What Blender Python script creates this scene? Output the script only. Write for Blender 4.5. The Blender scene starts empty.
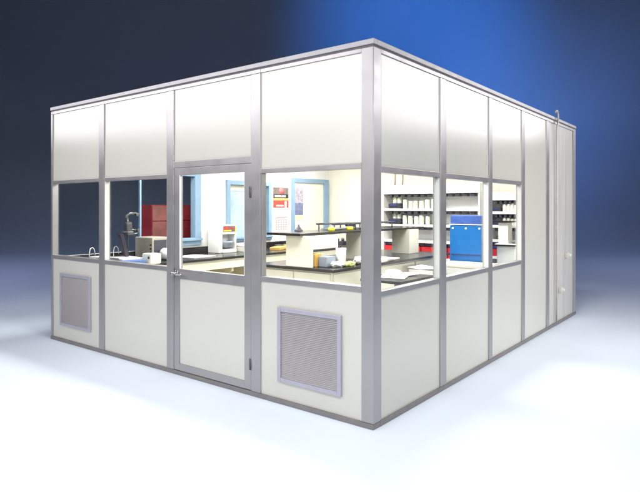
import bpy, bmesh, math, random
from mathutils import Vector, Matrix
random.seed(7)
S = bpy.context.scene
COL = S.collection
R = math.radians

# ------------------------------------------------------------------ materials
def mat(name, col, rough=.5, metal=0., noise=0., scale=8., bump=0., bscale=40., spec=.5, ior=None, stretch=None, coat=0.):
    m = bpy.data.materials.new(name); m.use_nodes = True
    nt = m.node_tree; b = nt.nodes['Principled BSDF']
    b.inputs['Roughness'].default_value = rough; b.inputs['Metallic'].default_value = metal
    b.inputs['Specular IOR Level'].default_value = spec
    if ior: b.inputs['IOR'].default_value = ior
    b.inputs['Coat Weight'].default_value = coat
    b.inputs['Base Color'].default_value = (*col, 1)
    tc = nt.nodes.new('ShaderNodeTexCoord')
    mp = nt.nodes.new('ShaderNodeMapping'); nt.links.new(tc.outputs['Object'], mp.inputs[0])
    if stretch: mp.inputs['Scale'].default_value = stretch
    if noise:
        n = nt.nodes.new('ShaderNodeTexNoise'); n.inputs['Scale'].default_value = scale; n.inputs['Detail'].default_value = 5
        nt.links.new(mp.outputs[0], n.inputs['Vector'])
        r = nt.nodes.new('ShaderNodeMapRange'); r.inputs[1].default_value = .3; r.inputs[2].default_value = .7
        r.inputs[3].default_value = 1 - noise; r.inputs[4].default_value = 1 + noise
        nt.links.new(n.outputs['Fac'], r.inputs[0])
        mx = nt.nodes.new('ShaderNodeVectorMath'); mx.operation = 'SCALE'; mx.inputs[0].default_value = col
        nt.links.new(r.outputs[0], mx.inputs['Scale']); nt.links.new(mx.outputs[0], b.inputs['Base Color'])
        r2 = nt.nodes.new('ShaderNodeMapRange'); r2.inputs[1].default_value = .3; r2.inputs[2].default_value = .7
        r2.inputs[3].default_value = max(.02, rough - .06); r2.inputs[4].default_value = rough + .06
        nt.links.new(n.outputs['Fac'], r2.inputs[0]); nt.links.new(r2.outputs[0], b.inputs['Roughness'])
    if bump:
        n2 = nt.nodes.new('ShaderNodeTexNoise'); n2.inputs['Scale'].default_value = bscale; n2.inputs['Detail'].default_value = 3
        nt.links.new(mp.outputs[0], n2.inputs['Vector'])
        bp = nt.nodes.new('ShaderNodeBump'); bp.inputs['Strength'].default_value = bump; bp.inputs['Distance'].default_value = .01
        nt.links.new(n2.outputs['Fac'], bp.inputs['Height']); nt.links.new(bp.outputs[0], b.inputs['Normal'])
    return m

def glass_mat(ior=1.45):
    m = bpy.data.materials.new('clear_glass'); m.use_nodes = True; nt = m.node_tree; nt.nodes.clear()
    o = nt.nodes.new('ShaderNodeOutputMaterial'); t = nt.nodes.new('ShaderNodeBsdfTransparent'); g = nt.nodes.new('ShaderNodeBsdfGlossy')
    t.inputs[0].default_value = (.97, .985, .98, 1); g.inputs['Roughness'].default_value = .003
    f = nt.nodes.new('ShaderNodeFresnel'); f.inputs[0].default_value = 1.45
    ge = nt.nodes.new('ShaderNodeNewGeometry'); mr = nt.nodes.new('ShaderNodeMapRange')     # same reflectance on both faces of the pane
    mr.inputs[3].default_value = ior; mr.inputs[4].default_value = 1 / ior
    nt.links.new(ge.outputs['Backfacing'], mr.inputs[0]); nt.links.new(mr.outputs[0], f.inputs[0])
    mx = nt.nodes.new('ShaderNodeMixShader'); nt.links.new(f.outputs[0], mx.inputs[0])
    nt.links.new(t.outputs[0], mx.inputs[1]); nt.links.new(g.outputs[0], mx.inputs[2]); nt.links.new(mx.outputs[0], o.inputs[0])
    return m

M = dict(
    frame=mat('satin_aluminium', (.40, .386, .395), .34, .55, .012, 6),
    base=mat('kick_rail_aluminium', (.25, .235, .235), .42, .4, .08, 14),
    cap=mat('roof_trim_aluminium', (.40, .39, .41), .42, .2, .04, 20),
    seam=mat('dark_gasket_and_gap', (.12, .11, .12), .6),  # door gasket colour, also the painted shade under the roof trim
    panel=mat('vinyl_wall_panel', (.65, .637, .578), .21, spec=.65),
    endpanel=mat('weathered_end_panel', (.60, .585, .56), .45, 0, .08, 2.5, .12, 5, stretch=(6, 6, .35)),
    liner=mat('white_window_liner', (.82, .82, .80), .45, 0, .03, 12),
    glass=glass_mat(),
    thinglass=glass_mat(1.12),
    grille=mat('grey_vent_metal', (.45, .43, .445), .45, .2, .02, 10),
    ventframe=mat('lilac_vent_frame', (.47, .455, .53), .4, .3, .04, 25),
    filter=mat('grey_filter_mat', (.16, .15, .16), .8, 0, .15, 30),
    dark=mat('dark_void', (.03, .03, .035), .8),
    steel=mat('brushed_steel', (.42, .40, .40), .28, .9, .1, 60),
    wall=mat('cream_wall_vinyl', (.80, .765, .67), .55, 0, .03, 3),
    whitewall=mat('white_painted_wall', (.80, .79, .79), .55, 0, .03, 4),
    ceil=mat('ceiling_tile', (.82, .82, .80), .7, 0, .03, 20),
    roomfloor=mat('vinyl_floor', (.52, .50, .46), .4, 0, .12, 9),
    roof=mat('roof_sheet', (.55, .55, .56), .5, .1, .06, 3),
    blueframe=mat('pale_blue_paint', (.23, .35, .49), .4, 0, .06, 10),
    blind=mat('pale_blue_blind', (.52, .62, .72), .5, 0, .10, 5),
    black=mat('black_worktop', (.022, .02, .022), .22, 0, .3, 60),
    cream=mat('cream_laminate', (.84, .82, .72), .4, 0, .03, 5),
    beige=mat('beige_cabinet', (.62, .56, .38), .45, 0, .05, 5),
    palegrey=mat('pale_grey_enamel', (.74, .74, .75), .45, 0, .03, 10),
    white=mat('white_enamel', (.82, .82, .80), .35, 0, .02, 10),
    offwhite=mat('off_white_plastic', (.72, .70, .64), .4, 0, .04, 14),
    device=mat('beige_grey_casing', (.42, .385, .33), .42, .1, .05, 20),
    grey=mat('grey_metal', (.13, .13, .145), .35, .6, .08, 30),
    charcoal=mat('charcoal_plastic', (.055, .055, .075), .42, 0, .12, 25),
    purple=mat('mauve_plastic', (.035, .027, .042), .4, 0, .1, 25),
    navy=mat('navy_plastic', (.03, .035, .14), .35, 0, .1, 20),
    red=mat('red_plastic', (.62, .025, .035), .35, 0, .08, 20),
    redcab=mat('dull_red_paint', (.27, .018, .03), .42, 0, .25, 3.5),
    redpale=mat('reflection_paled_red', (.24, .075, .07), .45, 0, .35, 4.5),  # pale tone of a reflection put into the colour
    blue=mat('blue_plastic', (.006, .135, .44), .32, 0, .08, 6),
    bluelid=mat('violet_blue_lid', (.05, .11, .38), .3, 0, .10, 9),
    paper=mat('white_paper', (.82, .82, .82), .7, 0, .03, 30),
    pinkpaper=mat('pinkish_paper', (.80, .70, .71), .7, 0, .08, 14),
    folder=mat('blue_folder', (.10, .17, .42), .5, 0, .1, 20),
    orange=mat('orange_wood', (.70, .42, .12), .5, 0, .12, 12),
    bluegrey=mat('blue_grey_plastic', (.30, .34, .42), .5, 0, .08, 14),
    yellow=mat('yellow_tape', (.75, .68, .04), .4, 0, .06, 20),
    green=mat('pale_green_plastic', (.58, .66, .22), .45, 0, .12, 20),
    jarlabel=mat('pale_green_label', (.72, .77, .58), .5, 0, .1, 40),
    postergrey=mat('poster_dark', (.16, .13, .12), .5, 0, .35, 30),
    posterred=mat('poster_red', (.55, .06, .05), .5, 0, .3, 40),
    posterlav=mat('poster_lavender', (.42, .38, .46), .5, 0, .45, 16),
    posterblue=mat('poster_blue_grey', (.17, .19, .33), .5, 0, .35, 16),
    postercream=mat('poster_cream', (.74, .66, .46), .5, 0, .08, 16),
    redink=mat('red_ink', (.66, .16, .16), .6),
    brass=mat('yellow_label', (.78, .60, .06), .5, 0, .1, 30),
    conduit=mat('galvanised_conduit', (.50, .48, .45), .45, .2, .12, 30),
)

# ------------------------------------------------------------------ mesh builder
class MB:
    def __init__(s): s.bm = bmesh.new()
    def _box(s, lo, hi, bev=0., mi=0):
        bm = bmesh.new()
        bmesh.ops.create_cube(bm, size=1)
        c = [(lo[i] + hi[i]) / 2 for i in range(3)]; d = [abs(hi[i] - lo[i]) for i in range(3)]
        for v in bm.verts: v.co = Vector((c[i] + v.co[i] * d[i] for i in range(3)))
        if bev: bmesh.ops.bevel(bm, geom=bm.edges[:], offset=min(bev, min(d) * .45), segments=2, affect='EDGES', profile=.6)
        return s._merge(bm, mi)
    def _merge(s, bm, mi=0, mtx=None):
        if mtx is not None: bm.transform(mtx)
        for f in bm.faces: f.material_index = mi
        me = bpy.data.meshes.new('t'); bm.to_mesh(me); bm.free()
        n0 = len(s.bm.faces); s.bm.from_mesh(me); bpy.data.meshes.remove(me)
        return s
    def box(s, x0, x1, y0, y1, z0, z1, bev=.003, mi=0): return s._box((x0, y0, z0), (x1, y1, z1), bev, mi)
    def rbox(s, c, d, rot, bev=.003, mi=0):
        bm = bmesh.new(); bmesh.ops.create_cube(bm, size=1)
        for v in bm.verts: v.co = Vector((v.co[i] * d[i] for i in range(3)))
        if bev: bmesh.ops.bevel(bm, geom=bm.edges[:], offset=min(bev, min(d) * .45), segments=2, affect='EDGES', profile=.6)
        from mathutils import Euler
        return s._merge(bm, mi, Matrix.Translation(c) @ Euler(rot).to_matrix().to_4x4())
    def lathe(s, prof, c=(0, 0, 0), seg=20, mi=0, axis='z'):
        bm = bmesh.new(); rings = []
        for r, z in prof:
            rings.append([bm.verts.new((r * math.cos(2 * math.pi * k / seg), r * math.sin(2 * math.pi * k / seg), z)) for k in range(seg)] if r > 1e-6 else [bm.verts.new((0, 0, z))])
        for a, b in zip(rings, rings[1:]):
            for k in range(seg):
                k2 = (k + 1) % seg
                if len(a) == 1 and len(b) == 1: continue
                if len(a) == 1: bm.faces.new((a[0], b[k2], b[k])) if False else bm.faces.new((a[0], b[k], b[k2]))
                elif len(b) == 1: bm.faces.new((a[k], a[k2], b[0]))
                else: bm.faces.new((a[k], a[k2], b[k2], b[k]))
        bmesh.ops.recalc_face_normals(bm, faces=bm.faces[:])
        m = Matrix.Translation(c)
        if axis == 'y': m = m @ Matrix.Rotation(R(90), 4, 'X')
        if axis == 'x': m = m @ Matrix.Rotation(R(90), 4, 'Y')
        for f in bm.faces: f.smooth = True
        return s._merge(bm, mi, m)
    def tube(s, pts, r, seg=10, mi=0):
        bm = bmesh.new(); pts = [Vector(p) for p in pts]; rings = []
        for i, p in enumerate(pts):
            t = (pts[min(i + 1, len(pts) - 1)] - pts[max(i - 1, 0)]).normalized()
            a = t.orthogonal().normalized() if i == 0 else (pa - t * pa.dot(t)).normalized()
            pa = a; b = t.cross(a)
            rings.append([bm.verts.new(p + r * (a * math.cos(2 * math.pi * k / seg) + b * math.sin(2 * math.pi * k / seg))) for k in range(seg)])
        for q, w in zip(rings, rings[1:]):
            for k in range(seg): bm.faces.new((q[k], q[(k + 1) % seg], w[(k + 1) % seg], w[k]))
        bm.faces.new(rings[0][::-1]); bm.faces.new(rings[-1])
        for f in bm.faces: f.smooth = len(f.verts) == 4
        return s._merge(bm, mi)
    def prism(s, poly, axis, a0, a1, mi=0, bev=0.):
        # poly in the two other axes (order x,y,z without axis)
        bm = bmesh.new(); ax = 'xyz'.index(axis); o = [i for i in range(3) if i != ax]
        def P(p, a):
            v = [0, 0, 0]; v[ax] = a; v[o[0]] = p[0]; v[o[1]] = p[1]; return bm.verts.new(v)
        A = [P(p, a0) for p in poly]; B = [P(p, a1) for p in poly]
        bm.faces.new(A); bm.faces.new(B[::-1])
        for k in range(len(poly)): bm.faces.new((A[k], A[(k + 1) % len(A)], B[(k + 1) % len(A)], B[k]))
        bmesh.ops.recalc_face_normals(bm, faces=bm.faces[:])
        if bev: bmesh.ops.bevel(bm, geom=bm.edges[:], offset=bev, segments=2, affect='EDGES')
        return s._merge(bm, mi)
    def build(s, name, mats, parent=None, org=None):
        me = bpy.data.meshes.new(name)
        if org is None: org = parent.get('_o', (0, 0, 0)) if parent is not None else (0, 0, 0)
        bmesh.ops.translate(s.bm, verts=s.bm.verts[:], vec=-Vector(org))
        s.bm.to_mesh(me); s.bm.free()
        for m in (mats if isinstance(mats, (list, tuple)) else [mats]): me.materials.append(m)
        o = bpy.data.objects.new(name, me); COL.objects.link(o)
        if parent is not None:
            o.parent = parent; o['_o'] = list(org)
        else:
            o.location = org; o['_o'] = list(org)
        return o

def tag(o, label, cat, group=None):
    o['label'] = label; o['category'] = cat
    if group: o['group'] = group
    return o
def thing(name, label, cat, loc, group=None):
    o = bpy.data.objects.new(name, None); COL.objects.link(o); o.location = loc; o['_o'] = list(loc); o.empty_display_size = .1
    return tag(o, label, cat, group)
def copy_tree(o, parent=None):
    c = o.copy(); COL.objects.link(c)
    if parent is not None: c.parent = parent
    for ch in list(o.children): copy_tree(ch, c)
    return c

# ================================================================== BUILDING
LX, RY, H = -4.775, 5.79, 2.90         # the two facades run from the corner (0,0) to x=LX and to y=RY
B = thing('modular_office', 'white modular inplant office of aluminium framed panels with windows and a door', 'building', (0, 0, 0))
F = M['frame']
PO, PI_ = .0, .075                      # frame depth: 0 outside face .. .075

def fx(mb, u0, u1, d0, d1, z0, z1, bev=.003, side='L', mi=0):
    """box on a facade: u along it from the corner, d depth inwards"""
    if side == 'L': return mb.box(-u1, -u0, d0, d1, z0, z1, bev, mi)
    return mb.box(-d1, -d0, u0, u1, z0, z1, bev, mi)

TOP0 = 2.808
# corner post
mb = MB(); mb.box(-.108, 0, 0, .112, .0405, 2.842, .006); mb.build('corner_post', F, B)
def post(u0, u1, side, z1=TOP0, d1=.075):
    mb = MB(); fx(mb, u0, u1, 0, d1, .0405, z1, .004, side); return mb.build('post', F, B)
def rail(name, u0, u1, z0, z1, side, d0=.002, d1=.073, m=None):
    mb = MB(); fx(mb, u0, u1, d0, d1, z0, z1, .003, side); return mb.build(name, m or F, B)
def panel(name, u0, u1, z0, z1, side, m=None):
    mb = MB(); fx(mb, u0 - .006, u1 + .006, .012, .066, z0 - .006, z1 + .006, 0, side); return mb.build(name, m or M['panel'], B)
def window(u0, u1, z0, z1, side, jm='liner'):
    mb = MB(); e = .0005
    fx(mb, u0 + .011, u1 - .011, .044, .048, z0 + e, z1 - e, 0, side); w = mb.build('window', M['glass'], B)
    for q0, q1 in ((u0 + e, u0 + .0105), (u1 - .0105, u1 - e))[:1 if u1 > 4.6 else 2]:        # white jambs of the reveal
        mb = MB(); fx(mb, q0, q1, .008, .058, z0 + e, z1 - e, .002, side); mb.build('jamb', M[jm], w)
    return w
def vent(u0, u1, z0, z1, side):
    mb = MB(); t = .036
    fx(mb, u0, u0 + t, -.012, .011, z0, z1, .004, side); fx(mb, u1 - t, u1, -.012, .011, z0, z1, .004, side)
    fx(mb, u0 + t, u1 - t, -.0115, .011, z0, z0 + t, .004, side); fx(mb, u0 + t, u1 - t, -.0115, .011, z1 - t, z1, .004, side)
    v = mb.build('vent', M['ventframe'], B)
    mb = MB(); n = 38; dz = (z1 - z0 - 2 * t) / n
    for k in range(n):
        zc = z0 + t + (k + .5) * dz
        x0, x1 = -u1 + t, -u0 - t
        mb.rbox(((x0 + x1) / 2, .0015, zc), (x1 - x0, .0035, dz * 1.05), (R(-38), 0, 0), 0)
    mb.build('louvre', M['grille'], v)
    mb = MB(); fx(mb, u0 + t, u1 - t, .0085, .0105, z0 + t, z1 - t, 0, side); mb.build('filter_backing', M['filter'], v)

# ---- left facade (u = -x)
ML = [(1.152, 1.266), (2.338, 2.448), (3.578, 3.684)]
for a, b in ML: post(a, b, 'L')
post(4.735, 4.775, 'L')
bays = [(.108, 1.152), (1.266, 2.338), (2.448, 3.578), (3.684, 4.735)]
for i, (a, b) in enumerate(bays):
    rail('top_rail', a, b, TOP0, 2.842, 'L')
    if i == 1:
        rail('header_rail', a, b, 2.035, 2.098, 'L'); panel('upper_panel', a, b, 2.098, TOP0, 'L')
    else:
        rail('header_rail', a, b, 1.940, 1.980, 'L'); rail('sill_rail', a, b, 1.008, 1.053, 'L')
        panel('upper_panel', a, b, 1.980, TOP0, 'L'); panel('lower_panel', a, b, .0405, 1.008, 'L')
        window(a, b, 1.053, 1.940, 'L', 'liner' if i == 2 else 'frame')
for a, b in ML + [(4.735, 4.775)]: rail('top_rail', a, b, TOP0, 2.842, 'L', 0.0)
rail('kick_rail', -.002, 4.775, 0, .040, 'L', -.004, .09, M['base'])
vent(.292, .948, .188, .812, 'L'); vent(3.862, 4.540, .205, .842, 'L')
# ---- door
mb = MB(); a, b = 1.270, 2.334
fx(mb, a, a + .080, .004, .048, .045, 2.031, .003, 'L'); fx(mb, b - .078, b, .004, .048, .045, 2.031, .003, 'L')
for z0, z1 in ((.045, .112), (.945, 1.042), (1.962, 2.031)): fx(mb, a + .080, b - .078, .0045, .0475, z0, z1, .002, 'L')
door = mb.build('door', F, B)
mb = MB(); fx(mb, a + .076, b - .074, .014, .042, .108, .949, 0, 'L'); mb.build('door_panel', M['panel'], door)
mb = MB(); fx(mb, a + .0805, b - .0785, .022, .027, 1.0425, 1.9615, 0, 'L'); mb.build('pane', M['glass'], door)
for q0, q1 in ((a + .0802, a + .088), (b - .090, b - .0785)):
    mb = MB(); fx(mb, q0, q1, .006, .021, 1.0425, 1.9615, .001, 'L'); mb.build('glazing_bead', M['liner'], door)
mb = MB(); hx = -b + .045
mb.lathe([(0, -.002), (.034, 0), (.034, .010), (.026, .018), (.014, .022), (.014, .045), (.020, .052), (.022, .062), (.016, .070), (0, .072)], (hx, .003, 1.000), 20, 0, 'y')
mb.tube([(hx, -.052, 1.0), (hx + .03, -.060, 1.0), (hx + .075, -.062, .998), (hx + .115, -.056, .994), (hx + .125, -.048, .993)], .0105)
mb.box(hx - .036, hx - .029, -.003, .004, .955, 1.045, .001)
mb.build('handle', M['steel'], door)
for zc in (1.78, .27):
    mb = MB(); mb.lathe([(0, -.045), (.006, -.045), (.006, .045), (0, .045)], (-1.268, -.004, zc), 12)
    mb.box(-1.290, -1.268, .0008, .0042, zc - .05, zc + .05, .0005); mb.build('hinge', M['grey'], door)
for q in (1.266, 2.334):
    mb = MB(); fx(mb, q, q + .004, .03, .06, .045, 2.034, 0, 'L'); mb.build('door_gasket', M['seam'], B)
mb = MB(); mb.lathe([(0, 0), (.012, 0), (.012, .012), (0, .016)], (-4.776, .04, .66), 12, 0, 'y'); mb.build('cap_bolt', M['dark'], B)

# ---- right facade (u = y)
MR = [(1.112, 1.232), (2.262, 2.356), (3.300, 3.412), (4.290, 4.410)]
for a, b in MR: post(a, b, 'R')
mb = MB(); fx(mb, 5.650, 5.790, 0, .075, .0405, TOP0, .004, 'R'); mb.build('end_post', M['cap'], B)
bays = [(.112, 1.112), (1.232, 2.262), (2.356, 3.300), (3.412, 4.290), (4.410, 5.650)]
for i, (a, b) in enumerate(bays):
    rail('top_rail', a, b, TOP0, 2.842, 'R')
    if i < 3:
        rail('header_rail', a, b, 1.915, 1.960, 'R'); rail('sill_rail', a, b, .968, 1.012, 'R')
        panel('upper_panel', a, b, 1.960, TOP0, 'R'); panel('lower_panel', a, b, .0405, .968, 'R'); window(a, b, 1.012, 1.915, 'R')
    elif i == 3: panel('full_height_panel', a, b, .0405, TOP0, 'R')
    else:
        mb = MB()                                   # dented end panel with shallow vertical ribs
        n = 26; pts = []
        for k in range(n + 1):
            u = a - .004 + (b - a + .008) * k / n
            d = .014 + .0016 * math.sin(k * 1.7) + (.006 if k in (4, 9) else 0)
            pts.append((-d, u))
        poly = pts + [(-.066, b + .004), (-.066, a - .004)]
        mb.prism(poly, 'z', .036, TOP0 + .004); mb.build('end_panel', M['endpanel'], B)
for a, b in MR + [(5.650, 5.790)]: rail('top_rail', a, b, TOP0, 2.842, 'R', 0.0)
rail('kick_rail', .091, 5.790, 0, .040, 'R', -.004, .09, M['base'])

# ---- roof edge trim, roof, hidden walls
mb = MB()
e = .007
mb.box(LX - e, e, -e, .05, 2.857, 2.897, .004); mb.box(-.05, e, .0505, RY + e, 2.857, 2.897, .004)
mb.box(LX - e, LX + .05, .0505, RY + e, 2.857, 2.897, .004); mb.box(LX + .0505, -.0505, RY - .05, RY + e, 2.857, 2.897, .004)
mb.build('roof_trim', M['cap'], B)
mb = MB(); mb.box(LX + .004, -.004, .004, .05, 2.8425, 2.8565, 0); mb.box(-.05, -.004, .0505, RY - .004, 2.8425, 2.8565, 0); mb.build('trim_shadow_gap', M['seam'], B)  # dark strip colours in the shadow gap below the trim
mb = MB(); mb.box(LX + .051, -.051, .051, RY - .051, 2.80, 2.888, 0); mb.build('roof', M['roof'], B)
mb = MB(); mb.box(LX + .08, -.09, .09, RY - .105, 2.775, 2.798, 0); mb.build('ceiling', M['ceil'], B)
mb = MB(); mb.box(LX + .08, -.091, .0905, RY - .105, .004, .024, 0); mb.build('room_floor', M['roomfloor'], B)
mb = MB(); mb.box(LX + .002, -.08, RY - .10, RY, .004, 2.798, 0)
for k in range(1, 16): mb.box(LX + .3 * k - .008, LX + .3 * k + .008, RY - .104, RY - .1005, .03, 2.77, 0)
mb.build('wall', M['wall'], B)
# end wall x = LX .. LX+.075, with two openings for windows
WX0, WX1 = LX, LX + .075
def wallbox(mb, y0, y1, z0, z1): mb.box(WX0, WX1, y0, y1, z0, z1, 0)
mb = MB(); zs, zt = 1.09, 2.24
wallbox(mb, .076, 1.25, .004, 1.03); wallbox(mb, 1.2502, 2.28, .004, zs); wallbox(mb, 2.28, 2.94, .004, 2.798); wallbox(mb, 2.94, 3.90, .004, zs); wallbox(mb, 3.90, 5.689, .004, 2.798)
wallbox(mb, .076, 2.28, zt, 2.798); wallbox(mb, 2.94, 3.90, 2.10, 2.798)
mb.build('wall', M['whitewall'], B)
def inner_window(y0, y1, z0, z1, t, post_y=None, blind=False):
    mb = MB(); xa, xb = WX0 - .01, WX1 + .03
    if post_y: mb.box(xa + .06, xb - .02, y0, y0 + .024, z0, z1, .003)
    else: mb.box(xa, xb, y0, y0 + t, z0, z1, .004)
    ys = y0 + (.024 if post_y else t)
    mb.box(xa, xb, y1 - t, y1, z0, z1, .004)
    mb.box(xa, xb - .002, ys, y1 - t, z1 - t, z1, .004); mb.box(xa, xb - .002, ys, y1 - t, z0, z0 + t, .004)
    mb.box(xb - .002, xb + .03, ys, y1 + .01, z0 + t * .62, z0 + t * .92, .004)
    w = mb.build('inner_window', M['blueframe'], B)
    mb = MB(); mb.box(WX0 + .03, WX0 + .034, ys, y1 - t, z0 + t, z1 - t, 0); mb.build('pane', M['thinglass'], w)
    if blind:
        mb = MB(); n = 9; zz0, zz1 = z0 + t, z1 - t - .10
        for k in range(n):
            zc = zz0 + (k + .5) * (zz1 - zz0) / n
            mb.rbox((WX0 + .012, (ys + y1 - t) / 2, zc), (.004, y1 - t - ys, (zz1 - zz0) / n * 1.02), (0, R(7), 0), 0)
        mb.build('blind', M['blind'], w)
        mb = MB(); mb.box(WX0 + .005, WX0 + .028, ys, y1 - t, zz1, z1 - t, .002); mb.build('blind_box', M['cream'], w)
    return w
inner_window(1.235, 2.33, 1.06, 2.24, .115, True)
inner_window(2.88, 3.96, 1.07, 2.10, .075, None, True)
MB().box(WX0 + .03, WX0 + .034, .077, 1.234, 1.031, 2.239, 0).build('side_pane', M['thinglass'], B)
# blue framed inner door at the far end of that wall
mb = MB(); xa, xb = WX1 + .0005, WX1 + .045
mb.box(xa, xb, 4.520, 4.585, .03, 2.20, .004); mb.box(xa, xb, 5.50, 5.64, .03, 2.20, .004); mb.box(xa, xb - .002, 4.585, 5.50, 2.115, 2.20, .004)
dr = mb.build('inner_door', M['blueframe'], B)
mb = MB(); mb.box(xa, xa + .012, 4.586, 5.499, .035, 2.114, 0); mb.build('door_leaf', M['wall'], dr)

# ================================================================== THINGS OUTSIDE
t = thing('red_cabinet', 'dull red cabinet with reflection-paled doors seen through the far window behind the workbench', 'cabinet', (-5.26, 2.35, 0))
mb = MB(); mb.box(-5.40, -5.12, 1.74, 3.0, 0, 1.685, .006); mb.build('carcass', M['redcab'], t)
for i, y0 in enumerate((1.75, 2.17, 2.59)):
    for z0, z1 in ((.06, .80), (.83, 1.425), (1.44, 1.67)):
        mb = MB(); mb.box(-5.1185, -5.108, y0, y0 + .405, z0, z1, .003); mb.build('cabinet_door', M['redpale'] if i == 0 else M['redcab'], t)  # first column coloured paler for the reflection on it

o = MB().tube([(.030, 4.60, 2.945), (.030, 4.615, 2.972), (.030, 4.65, 2.985), (.030, 4.685, 2.98), (.030, 4.71, 2.955), (.030, 4.718, 2.91), (.030, 4.718, 2.85), (.026, 4.712, 2.80), (.018, 4.700, 2.75), (.016, 4.695, 2.70), (.016, 4.695, 2.2), (.016, 4.69, 1.5), (.016, 4.688, .8), (.016, 4.685, .06)], .0125, 12).build('conduit_pipe', M['conduit'], None, (.03, 4.7, .06))
tag(o, 'thin grey conduit with hooked top climbing the end panel above the roof', 'pipe')
for (y, z, lab) in ((5.27, .945, 'small white junction box, upper one on the end panel'), (4.93, .475, 'small white junction box near floor beside the conduit')):
    t = thing('junction_box', lab, 'junction box', (0, y, z), 'junction boxes on the end panel')
    MB().box(-.012, .035, y - .05, y + .05, z - .04, z + .04, .008).build('box_body', M['offwhite'], t)
    MB().lathe([(0, 0), (.020, 0), (.020, .03), (.014, .036), (0, .036)], (.030, y, z), 14, 0, 'x').build('cover_cap', M['white'], t)

# ================================================================== WALL BENCH
CT = .93
t = thing('wall_bench', 'long black topped lab bench with beige cabinets along the window wall', 'workbench', (-4.28, 2.6, 0))
MB().box(-4.695, -3.85, .11, 4.95, CT - .035, CT, .004).build('countertop', M['black'], t)
MB().box(-4.696, -4.668, .11, 4.95, CT + .0005, CT + .10, .003).build('backsplash', M['black'], t)
mb = MB(); mb.box(-4.66, -3.90, .12, 4.94, .76, CT - .0355, .003); mb.build('apron', M['cream'], t)
for y0, y1 in ((.14, .98), (1.02, 1.86), (3.0, 3.62), (3.66, 4.28), (4.32, 4.92)):
    c = MB().box(-4.66, -3.93, y0, y1, .03, .7595, .003).build('cabinet', M['beige'], t)
    for z0, z1 in ((.06, .36), (.39, .73)):
        MB().box(-3.929, -3.912, y0 + .02, y1 - .02, z0, z1, .003).build('drawer_front', M['beige'], c)
for y in (2.30, 2.80): MB().prism([(-4.64, .30), (-4.64, .759), (-3.95, .759), (-3.95, .70), (-4.5, .45)], 'y', y, y + .04).build('bracket', M['beige'], t)

# things on the wall bench
t = thing('boom_stand', 'grey boom stand with two clamp heads standing on the wall bench', 'lab stand', (-4.45, .88, CT))
MB().lathe([(0, 0), (.085, 0), (.085, .012), (.03, .022), (.016, .03), (0, .03)], (-4.45, .88, CT)).build('base', M['grey'], t)
MB().tube([(-4.45, .88, CT + .02), (-4.45, .88, 1.30), (-4.45, .875, 1.56)], .011).build('pole', M['grey'], t)
mb = MB(); mb.rbox((-4.44, .875, 1.37), (.09, .085, .17), (R(8), R(10), 0), .02); mb.rbox((-4.43, .87, 1.30), (.10, .11, .06), (0, 0, R(15)), .015); mb.build('motor_head', M['grey'], t)
mb = MB(); mb.tube([(-4.44, .85, 1.45), (-4.44, .86, 1.54), (-4.43, .90, 1.565), (-4.42, .99, 1.565)], .018); mb.rbox((-4.42, 1.0, 1.548), (.05, .05, .04), (0, 0, 0), .008); mb.build('upper_clamp', M['grey'], t)
mb = MB(); mb.tube([(-4.44, .89, 1.34), (-4.43, .95, 1.345), (-4.42, 1.01, 1.33)], .014); mb.tube([(-4.44, .90, 1.29), (-4.42, .96, 1.285), (-4.40, 1.0, 1.30)], .012); mb.rbox((-4.41, 1.01, 1.33), (.035, .03, .05), (0, 0, 0), .006); mb.build('lower_clamp', M['grey'], t)

t = thing('tablet_screen', 'dark tilted screen with mauve edge leaning beside the boom stand', 'screen', (-4.42, .80, CT))
mb = MB(); mb.rbox((-4.42, .795, 1.12), (.28, .045, .36), (R(14), 0, R(-25)), .006); mb.build('casing', M['purple'], t)
mb = MB(); mb.rbox((-4.425, .7685, 1.114), (.25, .003, .32), (R(14), 0, R(-25)), .001); mb.build('display', M['charcoal'], t)
for y, lab in ((.36, 'white wire hook stand on bench in the leftmost window'), (.70, 'white wire hook stand just left of the tilted screen')):
    z = CT
    o = MB().tube([(-4.45, y - .03, z), (-4.45, y - .032, z + .14), (-4.45, y - .02, z + .195), (-4.45, y + .01, z + .205), (-4.45, y + .035, z + .18), (-4.45, y + .045, z + .10)], .006, 8).lathe([(0, 0), (.035, 0), (.035, .01), (0, .012)], (-4.45, y - .03, z)).build('wire_stand', M['white'], None, (-4.45, y, z))
    tag(o, lab, 'wire stand', 'wire hook stands on the wall bench')
t = thing('oven_box', 'beige grey boxy bench instrument left of the door', 'instrument', (-4.48, 1.25, CT))
MB().box(-4.655, -4.26, 1.13, 1.42, CT + .012, CT + .305, .01).build('casing', M['device'], t)
MB().box(-4.259, -4.250, 1.16, 1.36, CT + .04, CT + .27, .003).build('front_panel', M['charcoal'], t)
for k in range(3):
    MB().box(-4.315, -4.275, 1.1285, 1.1295, CT + .09 + .05 * k, CT + .115 + .05 * k, 0).build('vent_slot', M['dark'], t)
for x in (-4.62, -4.30):
    for y in (1.16, 1.39): MB().lathe([(0, 0), (.015, 0), (.015, .012), (0, .012)], (x, y, CT), 10).build('foot', M['dark'], t)
t = thing('paper_roll', 'white rolled paper lying beside the beige instrument', 'paper roll', (-4.1, 1.28, CT + .08))
MB().lathe([(.02, -.10), (.08, -.10), (.08, .10), (.02, .10), (.02, -.10)], (-4.1, 1.28, CT + .081), 24, 0, 'x').build('roll', M['paper'], t)
MB().lathe([(.014, -.101), (.0195, -.101), (.0195, .101), (.014, .101), (.014, -.101)], (-4.1, 1.28, CT + .081), 16, 0, 'x').build('core', M['beige'], t)
t = thing('white_cube', 'small rounded white case with dark button beside the door', 'case', (-3.82, .83, CT))
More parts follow.
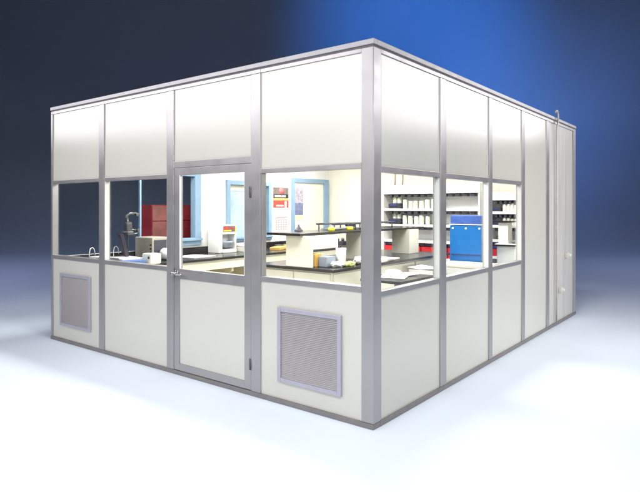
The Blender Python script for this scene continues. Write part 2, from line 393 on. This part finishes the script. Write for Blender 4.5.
MB().box(-3.95, -3.77, .75, .92, CT + .0005, CT + .135, .022).build('casing', M['offwhite'], t)
MB().lathe([(0, 0), (.016, 0), (.016, .008), (0, .010)], (-3.80, .7505, CT + .085), 12, 0, 'y').build('button', M['dark'], t)
o = MB().rbox((-4.25, .70, CT + .035), (.52, .30, .070), (0, 0, R(-8)), .003).build('paper_sheet', M['paper'], None, (-4.3, .8, CT)); tag(o, 'thick stack of white paper lying before the tilted screen', 'paper')
o = MB().rbox((-3.93, .60, CT + .030), (.20, .26, .058), (0, 0, R(-8)), .004).build('folder', M['folder'], None, (-4.02, .7, CT)); tag(o, 'blue folder lying beside the small white case', 'folder')
o = MB().rbox((-4.15, .28, CT + .05), (.50, .22, .10), (0, 0, R(4)), .012).rbox((-4.15, .28, CT + .108), (.16, .15, .014), (0, 0, R(14)), .004, 1).build('tray', [M['charcoal'], M['paper']], None, (-4.15, .28, CT)); tag(o, 'black tray holding a small white paper in the leftmost window', 'tray')
o = MB().lathe([(0, 0), (.035, 0), (.035, .13), (.018, .16), (.018, .19), (0, .19)], (-4.5, 1.62, CT)).build('bottle', M['offwhite'], None, (-4.5, 1.62, CT)); tag(o, 'white bottle on the bench in front of the red cabinet', 'bottle')
o = MB().rbox((-4.25, 1.86, CT + .004), (.42, .44, .007), (0, 0, R(5)), .001).build('paper_sheet', M['paper'], None, (-4.25, 1.86, CT)); tag(o, 'white paper sheet on the bench behind the door glass', 'paper')

# white bench analyser seen through the door: C-shaped body with a round bowl
t = thing('bench_analyser', 'white bench analyser with round bowl and red yellow label seen through door glass', 'instrument', (-4.5, 2.64, CT))
mb = MB(); y0, y1, zb = 2.455, 2.83, CT + .001
mb.box(-4.655, -4.40, y0, y0 + .075, zb, zb + .44, .008); mb.box(-4.655, -4.40, y1 - .03, y1, zb, zb + .44, .008)
mb.box(-4.654, -4.36, y0 + .076, y1 - .031, zb, zb + .055, .008); mb.box(-4.654, -4.395, y0 + .076, y1 - .031, zb + .29, zb + .439, .008)
mb.box(-4.654, -4.55, y0 + .076, y1 - .031, zb + .056, zb + .289, .002)
mb.build('casing', M['white'], t)
mb = MB(); mb.lathe([(0, 0), (.06, .005), (.105, .03), (.125, .08), (.13, .11), (.122, .11), (.10, .04), (0, .02)], (-4.48, 2.665, zb + .075), 28); mb.build('bowl', M['bluegrey'], t)
mb = MB(); mb.box(-4.394, -4.391, y0 + .085, y1 - .04, zb + .33, zb + .42, 0); l = mb.build('label_plate', M['postergrey'], t)
mb = MB(); mb.box(-4.390, -4.389, y0 + .09, y0 + .20, zb + .365, zb + .41, 0); mb.box(-4.390, -4.389, y0 + .22, y1 - .05, zb + .375, zb + .395, 0); mb.build('red_mark', M['posterred'], l)
MB().box(-4.390, -4.389, y0 + .09, y1 - .12, zb + .335, zb + .357, 0).build('yellow_mark', M['brass'], l)
MB().box(-4.3995, -4.3975, y1 - .028, y1 - .004, zb + .31, zb + .40, 0).build('yellow_sticker', M['brass'], t)
t = thing('carton', 'low white carton beside the bench analyser', 'carton', (-4.4, 3.08, CT))
MB().box(-4.56, -4.22, 2.90, 3.24, CT + .0005, CT + .085, .004).build('tray', M['offwhite'], t); MB().rbox((-4.39, 3.07, CT + .101), (.36, .36, .022), (0, R(4), R(3)), .003).build('lid', M['paper'], t)
o = MB().rbox((-4.25, 3.75, CT + .03), (.20, .50, .05), (R(3), 0, R(14)), .01).build('binder', M['orange'], None, (-4.25, 3.75, CT)); tag(o, 'orange brown pack lying on the bench below the posters', 'pack')
o = MB().rbox((-4.30, 4.32, CT + .045), (.16, .46, .09), (0, 0, R(6)), .015).build('roll_case', M['navy'], None, (-4.3, 4.32, CT)); tag(o, 'dark blue case lying on the bench under the calendar', 'case')
o = MB().tube([(-4.28, 3.60, CT + .075), (-4.26, 3.8, CT + .068), (-4.22, 4.0, CT + .03), (-4.16, 4.1, CT + .012)], .011).build('cable', M['charcoal'], None, (-4.26, 3.8, CT)); tag(o, 'short black cable lying over the orange brown pack', 'cable')

# ================================================================== POSTERS
px = WX1 + .001
t = thing('poster', 'red and dark poster with white lettering bar above the calendar', 'poster', (px, 4.235, 1.64))
MB().box(px, px + .003, 4.025, 4.445, 1.64, 2.01, 0).build('sheet', M['postergrey'], t)
MB().lathe([(0, 0), (.07, 0), (.07, .0012), (0, .0012)], (px + .0032, 4.25, 1.95), 20, 0, 'x').build('red_emblem', M['redink'], t)
MB().box(px + .0032, px + .0042, 4.03, 4.44, 1.815, 1.885, 0).build('black_band', M['dark'], t)
mb = MB(); ys = 4.065
for w in (.03, .035, .028, .034, .03, .02, .034, .03, .03): mb.box(px + .0044, px + .0054, ys, ys + w - .006, 1.835, 1.868 if w > .021 else 1.862, 0); ys += w + .004
mb.build('lettering', M['paper'], t)
MB().box(px + .0032, px + .0042, 4.03, 4.44, 1.775, 1.812, 0).build('yellow_band', M['orange'], t)
MB().box(px + .0032, px + .0040, 4.03, 4.44, 1.645, 1.774, 0).build('red_field', M['posterred'], t)
MB().box(px + .0042, px + .0050, 4.335, 4.385, 1.645, 1.76, 0).box(px + .0042, px + .0050, 4.10, 4.30, 1.665, 1.69, 0).build('white_mark', M['paper'], t)
t = thing('calendar', 'white wall calendar with faint red date grid under the red poster', 'calendar', (px, 4.235, 1.20))
MB().box(px, px + .004, 4.03, 4.44, 1.20, 1.60, 0).build('sheet', M['paper'], t)
mb = MB()
for r in range(5):
    for c in range(7): mb.box(px + .0042, px + .0048, 4.095 + c * .047, 4.122 + c * .047, 1.235 + r * .042, 1.258 + r * .042, 0)
mb.box(px + .0042, px + .0048, 4.10, 4.40, 1.46, 1.475, 0)
mb.build('date_grid', M['redink'], t)
pd = WX1 + .0135
t = thing('poster', 'tall lavender and blue grey poster on the blue framed cream door', 'poster', (pd, 4.72, 1.40))
MB().box(pd, pd + .003, 4.592, 4.865, 1.40, 2.03, 0).build('sheet', M['postercream'], t)
MB().box(pd + .0032, pd + .004, 4.600, 4.855, 1.73, 2.02, 0).build('upper_picture', M['posterlav'], t)
MB().box(pd + .0032, pd + .004, 4.600, 4.855, 1.50, 1.729, 0).build('lower_picture', M['posterblue'], t)

# ================================================================== ISLAND BENCH
t = thing('island_bench', 'cream lab island with black worktop and raised black shelf', 'workbench', (-2.2, 3.0, 0))
MB().box(-2.85, -1.60, 1.66, 4.75, CT - .035, CT, .004).build('worktop', M['black'], t)
for y0, y1 in ((1.72, 2.70), (2.71, 3.68), (3.69, 4.70)):
    c = MB().box(-2.80, -1.66, y0, y1, .03, CT - .0355, .003).build('cabinet', M['cream'], t)
    for k, (z0, z1) in enumerate(((.68, .87), (.38, .66), (.07, .36))):
        d = MB().box(-1.659, -1.640, y0 + .02, y1 - .02, z0, z1, .003).build('drawer_front', M['cream'], c)
for x0, x1 in ((-2.78, -2.24), (-2.22, -1.68)): MB().box(x0, x1, 1.700, 1.719, .06, .87, .003).build('end_panel', M['cream'], t)
TZ = 1.335
MB().box(-2.60, -2.06, 1.62, 4.76, TZ - .03, TZ, .004).build('raised_shelf', M['black'], t)
for y0, y1 in ((1.675, 1.71), (2.95, 3.16), (4.20, 4.50)): MB().box(-2.33, -1.93 if y0 < 2 else -2.02, y0, y1, CT + .0005, TZ - .0305, .004).build('upright', M['cream'], t)
MB().box(-2.33, -2.02, 1.7105, 2.35, 1.105, 1.130, .003).build('small_shelf', M['black'], t)
MB().box(-2.33, -2.04, 1.7105, 2.36, 1.131, 1.30, .003).build('shelf_fascia', M['cream'], t)

o = MB().lathe([(0, 0), (.055, 0), (.055, .012), (.04, .03), (.016, .06), (.010, .085), (0, .09)], (-2.50, 2.12, TZ)).build('stopper_cone', M['charcoal'], None, (-2.5, 2.12, TZ)); tag(o, 'small black cone standing on near end of raised shelf', 'cone')
t = thing('wire_rack', 'long low black wire rack on the raised shelf', 'rack', (-2.36, 3.2, TZ))
mb = MB()
for y in (2.55, 3.05, 3.55, 4.05):
    for x in (-2.50, -2.24): mb.tube([(x, y, TZ + .003), (x, y, TZ + .085)], .009, 8)
for x in (-2.50, -2.24): mb.tube([(x, 2.5, TZ + .085), (x, 4.15, TZ + .085)], .012, 8)
for k in range(8): mb.tube([(-2.5, 2.55 + .21 * k, TZ + .091), (-2.24, 2.55 + .21 * k, TZ + .091)], .008, 8)
mb.build('wire_frame', M['charcoal'], t)
MB().box(-2.48, -2.26, 2.56, 4.04, TZ + .012, TZ + .022, .002).build('shelf_plate', M['grey'], t)
for i, (y, lab) in enumerate(((2.38, 'yellow tape roll on raised shelf, nearer of the two'), (2.80, 'yellow tape roll at the wire rack, farther of the two'))):
    tt = thing('tape_roll', lab, 'tape roll', (-2.17, y, TZ), 'yellow tape rolls on the raised shelf')
    MB().lathe([(.025, 0), (.045, 0), (.045, .05), (.025, .05), (.025, 0)], (-2.16, y, TZ + .0005), 24).build('tape', M['yellow'], tt)
    MB().lathe([(.021, 0), (.0248, 0), (.0248, .051), (.021, .051), (.021, 0)], (-2.16, y, TZ + .0005), 20).build('core', M['white'], tt)
for y, lab in ((3.1, 'dark bottle lying in the wire rack, nearer one'), (3.62, 'dark bottle lying in the wire rack, farther one')):
    o = MB().lathe([(0, -.09), (.033, -.09), (.033, .05), (.014, .075), (.014, .10), (0, .10)], (-2.37, y, TZ + .057), 16, 0, 'y').build('bottle', M['charcoal'], None, (-2.37, y, TZ)); tag(o, lab, 'bottle', 'dark bottles in the wire rack')

o = MB().box(-2.08, -1.97, 1.80, 1.92, CT + .0005, CT + .155, .005).build('wooden_block', M['orange'], None, (-2.06, 2, CT)); tag(o, 'orange wooden block under the raised shelf', 'block')
o = MB().box(-1.955, -1.83, 1.84, 2.02, CT + .0005, CT + .125, .008).build('storage_box', M['bluegrey'], None, (-1.9, 2, CT)); tag(o, 'blue grey box beside the orange wooden block', 'box')
o = MB().lathe([(0, 0), (.052, 0), (.066, .215), (.061, .215), (.048, .008), (0, .008)], (-1.82, 2.12, CT), 28).build('beaker', M['white'], None, (-1.82, 2.1, CT)); tag(o, 'tall white plastic beaker on the island bench', 'beaker')
def crumple(cx, cy, z, sx, sy, h, m, name, lab, cat, seed):
    rnd = random.Random(seed); bm = bmesh.new(); bmesh.ops.create_icosphere(bm, subdivisions=3, radius=1)
    for v in bm.verts:
        n = v.co.normalized(); k = 1 + .22 * math.sin(5 * n.x + seed) * math.cos(6 * n.y - seed) + rnd.uniform(-.07, .07)
        v.co = Vector((cx + n.x * sx * k, cy + n.y * sy * k, max(z + .001, z + h * .45 + n.z * h * .55 * k)))
    mb = MB(); mb._merge(bm); return tag(mb.build(name, m, None, (cx, cy, z)), lab, cat)
crumple(-1.76, 1.98, CT, .08, .12, .07, M['paper'], 'plastic_bag', 'crumpled white plastic bag before the beaker', 'bag', 2)
crumple(-1.70, 2.12, CT, .06, .09, .06, M['green'], 'sponge_pack', 'pale green crumpled pack on the island bench front', 'pack', 5)
crumple(-1.74, 2.52, CT, .10, .22, .10, M['pinkpaper'], 'wrapping_paper', 'crumpled pinkish wrapping paper behind the green pack', 'paper', 9)
o = MB().rbox((-1.80, 3.02, CT + .012), (.30, .62, .020), (0, 0, R(8)), .003).rbox((-1.76, 2.92, CT + .030), (.26, .42, .014), (R(1), R(1), R(-10)), .003).build('paper_stack', M['pinkpaper'], None, (-1.8, 3, CT)); tag(o, 'untidy pinkish paper stack on island by the corner post', 'paper')

# corner table with dark instruments
t = thing('corner_table', 'small grey table standing in the back room corner', 'table', (-4.1, 5.3, 0))
MB().box(-4.40, -3.70, 5.10, 5.62, .905, .93, .003).build('tabletop', M['grey'], t)
for x in (-4.37, -3.76):
    for y in (5.13, 5.56): MB().box(x, x + .03, y, y + .03, .025, .9045, .002).build('leg', M['grey'], t)
MB().box(-4.15, -3.78, 5.15, 5.50, .30, .80, .006).build('shelf_box', M['bluegrey'], t)
for x, w, h, lab in ((-4.28, .10, .20, 'dark narrow instrument on the corner table, left one'), (-4.08, .13, .13, 'dark low instrument on the corner table, middle one'), (-3.88, .11, .22, 'dark instrument on the corner table, right one')):
    t = thing('small_instrument', lab, 'instrument', (x, 5.3, .93), 'dark instruments on the corner table')
    MB().box(x - w / 2, x + w / 2, 5.22, 5.42, .9305, .93 + h * .55, .008).build('body', M['charcoal'], t)
    MB().lathe([(0, 0), (.03, 0), (.03, h * .35), (.02, h * .45), (0, h * .45)], (x, 5.32, .931 + h * .55), 14).build('turret', M['grey'], t)

# ================================================================== SHELVING UNITS
def jar_proto(s, m):
    mb = MB(); mb.lathe([(0, 0), (.042 * s, 0), (.046 * s, .01 * s), (.046 * s, .11 * s)], seg=16, mi=0)
    mb.lathe([(.0465 * s, .045 * s), (.0465 * s, .125 * s), (.040 * s, .135 * s)], seg=16, mi=1)
    mb.lathe([(.040 * s, .135 * s), (.044 * s, .137 * s), (.044 * s, .165 * s), (0, .168 * s)], seg=16, mi=0)
    return mb.build('storage_jar', m, None, (0, 0, 0))
ORD = ['first', 'second', 'third', 'fourth', 'fifth', 'sixth', 'seventh', 'eighth']
def shelving(x0, x1, yb, yf, zs, hdr, label, n_hooks, close_from=None):
    t = thing('shelving_unit', label, 'shelving unit', ((x0 + x1) / 2, (yb + yf) / 2, .025))
    for x in (x0, x1 - .03): MB().box(x, x + .03, yf, yb, .025, hdr[1] - .001, .003).build('upright', M['white'], t)
    MB().box(x0 + .0305, x1 - .0305, yb - .012, yb, .05, hdr[0], 0).build('back_panel', M['palegrey'], t)
    MB().box(x0 - .004, x1 + .004, yf - .012, yf + .20, hdr[0], hdr[1], .004).build('header_panel', M['white'], t)
    for i, z in enumerate(zs):
        MB().box(x0 + .0305, x1 - .0305, yf - .004, yb - .0125, z - .042, z, .003).build('shelf', M['white'], t)
    for z in [hdr[0]] + [q - .042 for q in zs[:-1]]:
        mb = MB(); n = n_hooks; w = (x1 - x0 - .16) / n
        for k in range(n): mb.box(x0 + .08 + w * k + w * .18, x0 + .08 + w * k + w * .80, yf + .03, yf + .16, z - .055, z - .0005, .014)
        mb.build('cup_holder_row', M['charcoal'], t)
    return t
ZS = [1.625, 1.345, 1.065, .775]
shelving(-3.22, -1.36, 5.68, 5.36, ZS, (1.885, 2.045), 'wide white shelving unit with deep header along the back wall', 13)
shelving(-1.24, -.70, 5.68, 5.40, [1.58, 1.36, 1.13, .86], (1.76, 1.89), 'narrow white shelving unit at right end of back wall', 5)

def dark_bin(x, y, z, w, label, s=1.):
    t = thing('storage_bin', label, 'bin', (x, y, z), 'dark bins on the shelves')
    MB().prism([(y - .10 * s, z + .001), (y - .12 * s, z + .085 * s), (y + .10 * s, z + .095 * s), (y + .10 * s, z + .001)], 'x', x - w / 2, x + w / 2, 0, .004).build('bin_body', M['charcoal'], t)
    MB().box(x - w * .32, x + w * .32, y - .124 * s, y - .1205 * s, z + .04 * s, z + .08 * s, .001).build('bin_lip', M['navy'], t)
dark_bin(-2.985, 5.47, ZS[0], .21, 'dark open bin under two white bottles, upper shelf of wide unit')
dark_bin(-2.985, 5.47, ZS[1], .21, 'dark open bin under two white bottles, middle shelf of wide unit')
dark_bin(-1.125, 5.50, 1.58, .15, 'dark open bin on upper shelf of narrow unit', .7)
dark_bin(-1.125, 5.50, 1.36, .15, 'dark open bin on second shelf of narrow unit', .7)

jar = jar_proto(.92, [M['white'], M['jarlabel']]); jar0 = True
small = jar_proto(.72, [M['white'], M['offwhite']])
used = {id(jar): False, id(small): False}
def put(proto, loc, label, group):
    global used
    key = id(proto)
    o = proto if not used[key] else proto.copy()
    if used[key]: COL.objects.link(o)
    used[key] = True
    q = random.uniform(.9, 1.06); o.scale = (q, q, random.uniform(.86, 1.12)); o.rotation_euler.z = random.uniform(0, 3)
    o.location = loc; tag(o, label, 'jar', group)
sn = ['upper', 'middle']
for r, (z, n) in enumerate(((ZS[0], 7), (ZS[1], 5))):
    for k in range(n):
        put(jar, (-2.80 + .108 * k + random.uniform(-.012, .012), 5.47, z + .0005), f'white jar with pale green label, {ORD[k]} right of the bin, {sn[r]} shelf of wide unit', 'jars on the wide unit')
    for k in range(2):
        put(jar, (-3.030 + .09 * k, 5.50, z + .0955), f'white bottle standing above the dark bin, {["left","right"][k]} one, {sn[r]} shelf of wide unit', 'bottles on the dark bins')
for r, (z, n) in enumerate(((1.58, 5), (1.36, 4))):
    for k in range(n):
        put(small, (-1.0 + .062 * k, 5.50, z + .0005), f'small white jar, {ORD[k]} from the dark bin, {["upper","second"][r]} shelf of narrow unit', 'small jars on the narrow unit')
def red_bin(x, y, z, w, label, h=.18):
    t = thing('parts_bin', label, 'bin', (x, y, z), 'red and navy parts bins')
    MB().prism([(y - .11, z + .001), (y - .13, z + h), (y + .10, z + h * 1.05), (y + .10, z + .001)], 'x', x - w / 2, x + w / 2, 0, .005).build('bin_body', M['red'], t)
    MB().box(x - w * .46, x + w * .46, y - .095, y + .085, z + h * 1.055, z + h * 1.055 + .075, .012).build('navy_insert', M['navy'], t)
for k in range(7): red_bin(-3.07 + .25 * k, 5.50, ZS[3], .225, f'red parts bin with navy insert, {ORD[k]} from left on wide unit\'s low shelf')
for k in range(2): red_bin(-1.08 + .22 * k, 5.52, .86, .19, f'red parts bin with navy insert, {ORD[k]} from left on narrow unit\'s low shelf', .11)

# blue cabinet in front of the shelves
t = thing('blue_cabinet', 'tall blue plastic cabinet with violet lid before the white shelving', 'cabinet', (-1.23, 4.7, 0))
MB().box(-1.49, -.99, 4.50, 4.78, .03, 1.375, .010).build('body', M['blue'], t)
MB().box(-1.495, -.985, 4.495, 4.785, 1.382, 1.395, .003).build('white_edge', M['white'], t)
MB().box(-1.485, -.995, 4.51, 4.775, 1.3955, 1.525, .012).build('lid', M['bluelid'], t)
for x in (-1.44, -1.23, -1.02): MB().lathe([(0, 0), (.016, 0), (.016, .004), (0, .005)], (x, 4.4995, 1.33), 14, 0, 'y').build('rivet', M['white'], t)
MB().box(-1.47, -.995, 4.490, 4.4995, .93, .945, .003).build('door_seam', M['navy'], t)
t = thing('drawer_cabinet', 'low white drawer cabinet with cream top before the blue cabinet', 'cabinet', (-1.08, 4.15, 0))
MB().box(-1.40, -.72, 3.90, 4.40, .03, .81, .005).build('carcass', M['white'], t)
MB().box(-1.42, -.70, 3.88, 4.42, .8105, .845, .004).build('top', M['cream'], t)
for z0, z1 in ((.07, .30), (.32, .55), (.57, .79)):
    d = MB().box(-1.38, -.74, 3.882, 3.8995, z0, z1, .004).build('drawer_front', M['white'], t)
    MB().tube([(-1.14, 3.881, (z0 + z1) / 2), (-1.14, 3.86, (z0 + z1) / 2), (-.98, 3.86, (z0 + z1) / 2), (-.98, 3.881, (z0 + z1) / 2)], .006, 8).build('handle', M['steel'], d)
t = thing('carton', 'white carton standing on floor beside the island bench', 'carton', (-1.4, 3.6, 0))
MB().box(-1.56, -1.20, 3.35, 3.75, .025, .80, .005).build('box_body', M['white'], t)
for s in (-1, 1): MB().rbox((-1.38 + s * .10, 3.55, .815), (.20, .40, .006), (0, s * R(-5), 0), .001).build('flap', M['paper'], t)

# side bench at the far right
t = thing('side_bench', 'small high bench with raised black shelf in the third window', 'workbench', (-.85, 5.0, 0))
MB().box(-1.0, -.46, 4.97, 5.36, 1.055, 1.08, .003).build('worktop', M['black'], t)
MB().box(-.94, -.48, 4.99, 5.35, .03, 1.0545, .003).build('cabinet', M['white'], t)
for z0, z1 in ((.75, 1.03), (.42, .72), (.08, .39)): MB().box(-.93, -.49, 4.975, 4.9895, z0, z1, .003).build('drawer_front', M['white'], t)
MB().box(-.93, -.78, 5.02, 5.20, 1.0805, 1.415, .003).build('upright', M['white'], t)
MB().box(-1.0, -.72, 4.98, 5.30, 1.416, 1.44, .003).build('raised_shelf', M['black'], t)
o = MB().rbox((-.80, 4.99, 1.088), (.30, .16, .012), (0, 0, R(9)), .002).build('paper_stack', M['paper'], None, (-.8, 5.02, 1.08)); tag(o, 'white paper on the small high side bench', 'paper')

# low table just inside the first right-hand window
t = thing('low_table', 'dark topped low table just inside the window by corner post', 'table', (-1.1, 1.9, 0))
MB().box(-1.27, -.75, 1.72, 2.50, .825, .855, .004).build('tabletop', M['black'], t)
for x in (-1.25, -.82):
    for y in (1.74, 2.43): MB().box(x, x + .04, y, y + .04, .025, .8245, .003).build('leg', M['grey'], t)
o = MB().rbox((-1.05, 2.10, .861), (.30, .42, .008), (0, 0, R(20)), .001).rbox((-1.02, 2.28, .866), (.21, .30, .006), (R(2), 0, R(-15)), .001).build('paper_sheet', M['paper'], None, (-1.1, 1.8, .855)); tag(o, 'loose white papers scattered on the dark low table', 'paper')
crumple(-1.17, 2.26, .855, .07, .12, .06, M['paper'], 'plastic_bag', 'crumpled white plastic bag on the dark low table', 'bag', 4)

# cables on the back wall
for x, lab in ((-3.14, 'grey cable running up back wall, left of two'), (-2.98, 'grey cable running up back wall, right of two')):
    o = MB().tube([(x, 5.674, 2.05), (x + .005, 5.674, 2.2), (x - .008, 5.674, 2.4), (x, 5.674, 2.77)], .009, 8).build('wall_cable', M['device'], None, (x, 5.674, 2.05)); tag(o, lab, 'cable', 'cables on the back wall')

# ================================================================== CEILING LIGHTS (the room is lit from inside)
protoL = None
for i, (x, y) in enumerate(((-3.6, 1.3), (-1.3, 1.3), (-3.6, 4.0), (-1.3, 4.0))):
    ld = bpy.data.lights.new('ceiling_lamp', 'AREA'); ld.shape = 'RECTANGLE'; ld.size = 1.2; ld.size_y = .6
    ld.energy = 92; ld.color = (1, .975, .92)
    lo = bpy.data.objects.new('ceiling_lamp', ld); COL.objects.link(lo); lo.location = (x, y, 2.765)

# ================================================================== SETTING: added sweep standing in for a graded background
CAM = Vector((2.26, -3.552, 1.647)); YAW = .6606
fwd = Vector((-math.sin(YAW), math.cos(YAW), 0)); rgt = Vector((math.cos(YAW), math.sin(YAW), 0))
g0 = Vector((CAM.x, CAM.y, 0))
def W(r, d, z): return g0 + rgt * r + fwd * d + Vector((0, 0, z))
bm = bmesh.new(); prof = [(-14, 0), (-6, 0), (0, 0), (6, 0), (12, 0), (20, 0)]
for k in range(1, 13):
    a = k / 12 * math.pi / 2; prof.append((20 + 6 * math.sin(a), 6 - 6 * math.cos(a)))
prof += [(26, 12), (26, 19)]
rows = []
for d, z in prof: rows.append([bm.verts.new(W(r, d, z - .0005)) for r in (-40, -20, 0, 20, 40)])
for a, b in zip(rows, rows[1:]):
    for k in range(4):
        f = bm.faces.new((a[k], a[k + 1], b[k + 1], b[k])); f.smooth = True
me = bpy.data.meshes.new('backdrop'); bm.to_mesh(me); bm.free()
me.materials.append(mat('white_stand_in_sweep', (.78, .86, .965), .75, 0, .01, 1.5, spec=.2))  # surface added to carry the background fade as coloured light
bd = bpy.data.objects.new('backdrop', me); COL.objects.link(bd); bd['kind'] = 'structure'
bd['label'] = 'added seamless white sweep, lit blue to stand in for a graded background'

# ================================================================== ADDED LAMPS (unseen: facade fill, panel sheen, background fade)
def aim(o, tgt):
    o.rotation_euler = (Vector(tgt) - o.location).to_track_quat('-Z', 'Y').to_euler()
def spot(name, loc, tgt, energy, col, angle, blend, size=.3):
    l = bpy.data.lights.new(name, 'SPOT'); l.energy = energy; l.color = col; l.spot_size = R(angle); l.spot_blend = blend; l.shadow_soft_size = size
    o = bpy.data.objects.new(name, l); COL.objects.link(o); o.location = loc; aim(o, tgt); return o
def softbox(name, loc, tgt, sx, sy, energy, col, spread=180):
    l = bpy.data.lights.new(name, 'AREA'); l.shape = 'RECTANGLE'; l.size = sx; l.size_y = sy; l.energy = energy; l.color = col; l.spread = R(spread)
    o = bpy.data.objects.new(name, l); COL.objects.link(o); o.location = loc; aim(o, tgt); return o
spot('added_floor_lamp', W(0, .5, 4.0), W(0, .9, 0), 660, (.99, .985, 1), 165, .3, .8)  # added, unseen; its falloff fades the floor from white
spot('added_overhead_lamp', W(.3, 3.6, 9.0), W(.3, 3.6, 0), 1150, (1, .98, .95), 142, 1.0, .8)  # added, unseen; whitens the floor in front of the corner
def roll(o, deg): o.rotation_euler = (o.rotation_euler.to_matrix() @ Matrix.Rotation(R(deg), 3, 'Z')).to_euler()
so = softbox('added_softbox_front', (-5.96, -3.77, 4.33), (2.26, 3.55, 2.7), 6.6, 2.3, 98, (1, .98, 1), 110); roll(so, 6.0)  # added out of view, mirrored as bright tops of the left facade panels
so = softbox('added_softbox_side', (4.9, 10.75, 5.15), (-2.26, -3.55, 2.6), 6.0, 2.6, 104, (1, .98, 1), 110); roll(so, -8.0)  # added out of view, mirrored as bright tops of the right facade panels
softbox('added_front_fill', (-3.2, -8.0, 3.4), (-3.0, 0, .4), 5, 1.2, 37, (1, .985, .97), 70)  # added fill that evens out the left facade
softbox('added_side_fill', (8.5, 4.4, 3.6), (0, 3.7, 1.3), 2.6, 1.4, 54, (1, .985, .97), 52)  # added fill for the far part of the right facade
spot('added_blue_wash', W(4.4, 15.0, 12), W(4.5, 26, 10.0), 2350, (.022, .25, 1), 68, 1.0, .5)  # added spot giving the sweep its blue pool
softbox('added_backdrop_lamp', W(3.2, 14.0, .7), W(9.5, 25, 5.2), 5, .3, 76, (.11, .32, 1), 50)  # added behind the building to tint the sweep blue
rs = softbox('added_rear_strip', W(0, 17, 12), W(0, 17, 0), 34, 1.0, 190, (.58, .67, 1), 104); rs.rotation_euler = (0, 0, YAW)  # added strip raising the low grey band of the background fade
spot('added_floor_wash', W(-9.5, 11.0, 7.0), W(-9.5, 11.0, 0), 640, (.42, .48, .85), 120, 1.0, .8)  # added spot lifting the far floor on the left
spot('added_floor_wash', W(10.5, 12.0, 7.0), W(10.5, 12.0, 0), 420, (.48, .52, .85), 120, 1.0, .8)  # added spot lifting the far floor on the right

w = bpy.data.worlds.new('World'); S.world = w; w.use_nodes = True
bg = w.node_tree.nodes['Background']; bg.inputs[0].default_value = (.35, .4, .6, 1); bg.inputs[1].default_value = .003

# ================================================================== CAMERA
cd = bpy.data.cameras.new('camera'); co = bpy.data.objects.new('camera', cd); COL.objects.link(co)
co.location = CAM; co.rotation_euler = (R(90), 0, YAW)
cd.sensor_width = 36; cd.lens = 567.6 / 640 * 36; cd.shift_y = -(246 - 207.35) / 640; cd.clip_end = 200; cd.clip_start = .05
S.camera = co
S.render.engine = 'CYCLES'
S.cycles.use_denoising = True
try: S.cycles.denoiser = 'OPENIMAGEDENOISE'
except Exception: pass
S.cycles.max_bounces = 8; S.cycles.transparent_max_bounces = 16; S.cycles.caustics_reflective = False; S.cycles.caustics_refractive = False
S.cycles.sample_clamp_indirect = 6
S.view_settings.view_transform = 'Standard'; S.view_settings.look = 'None'; S.view_settings.exposure = 0; S.view_settings.gamma = 1
for o in bpy.data.objects:
    if '_o' in o: del o['_o']
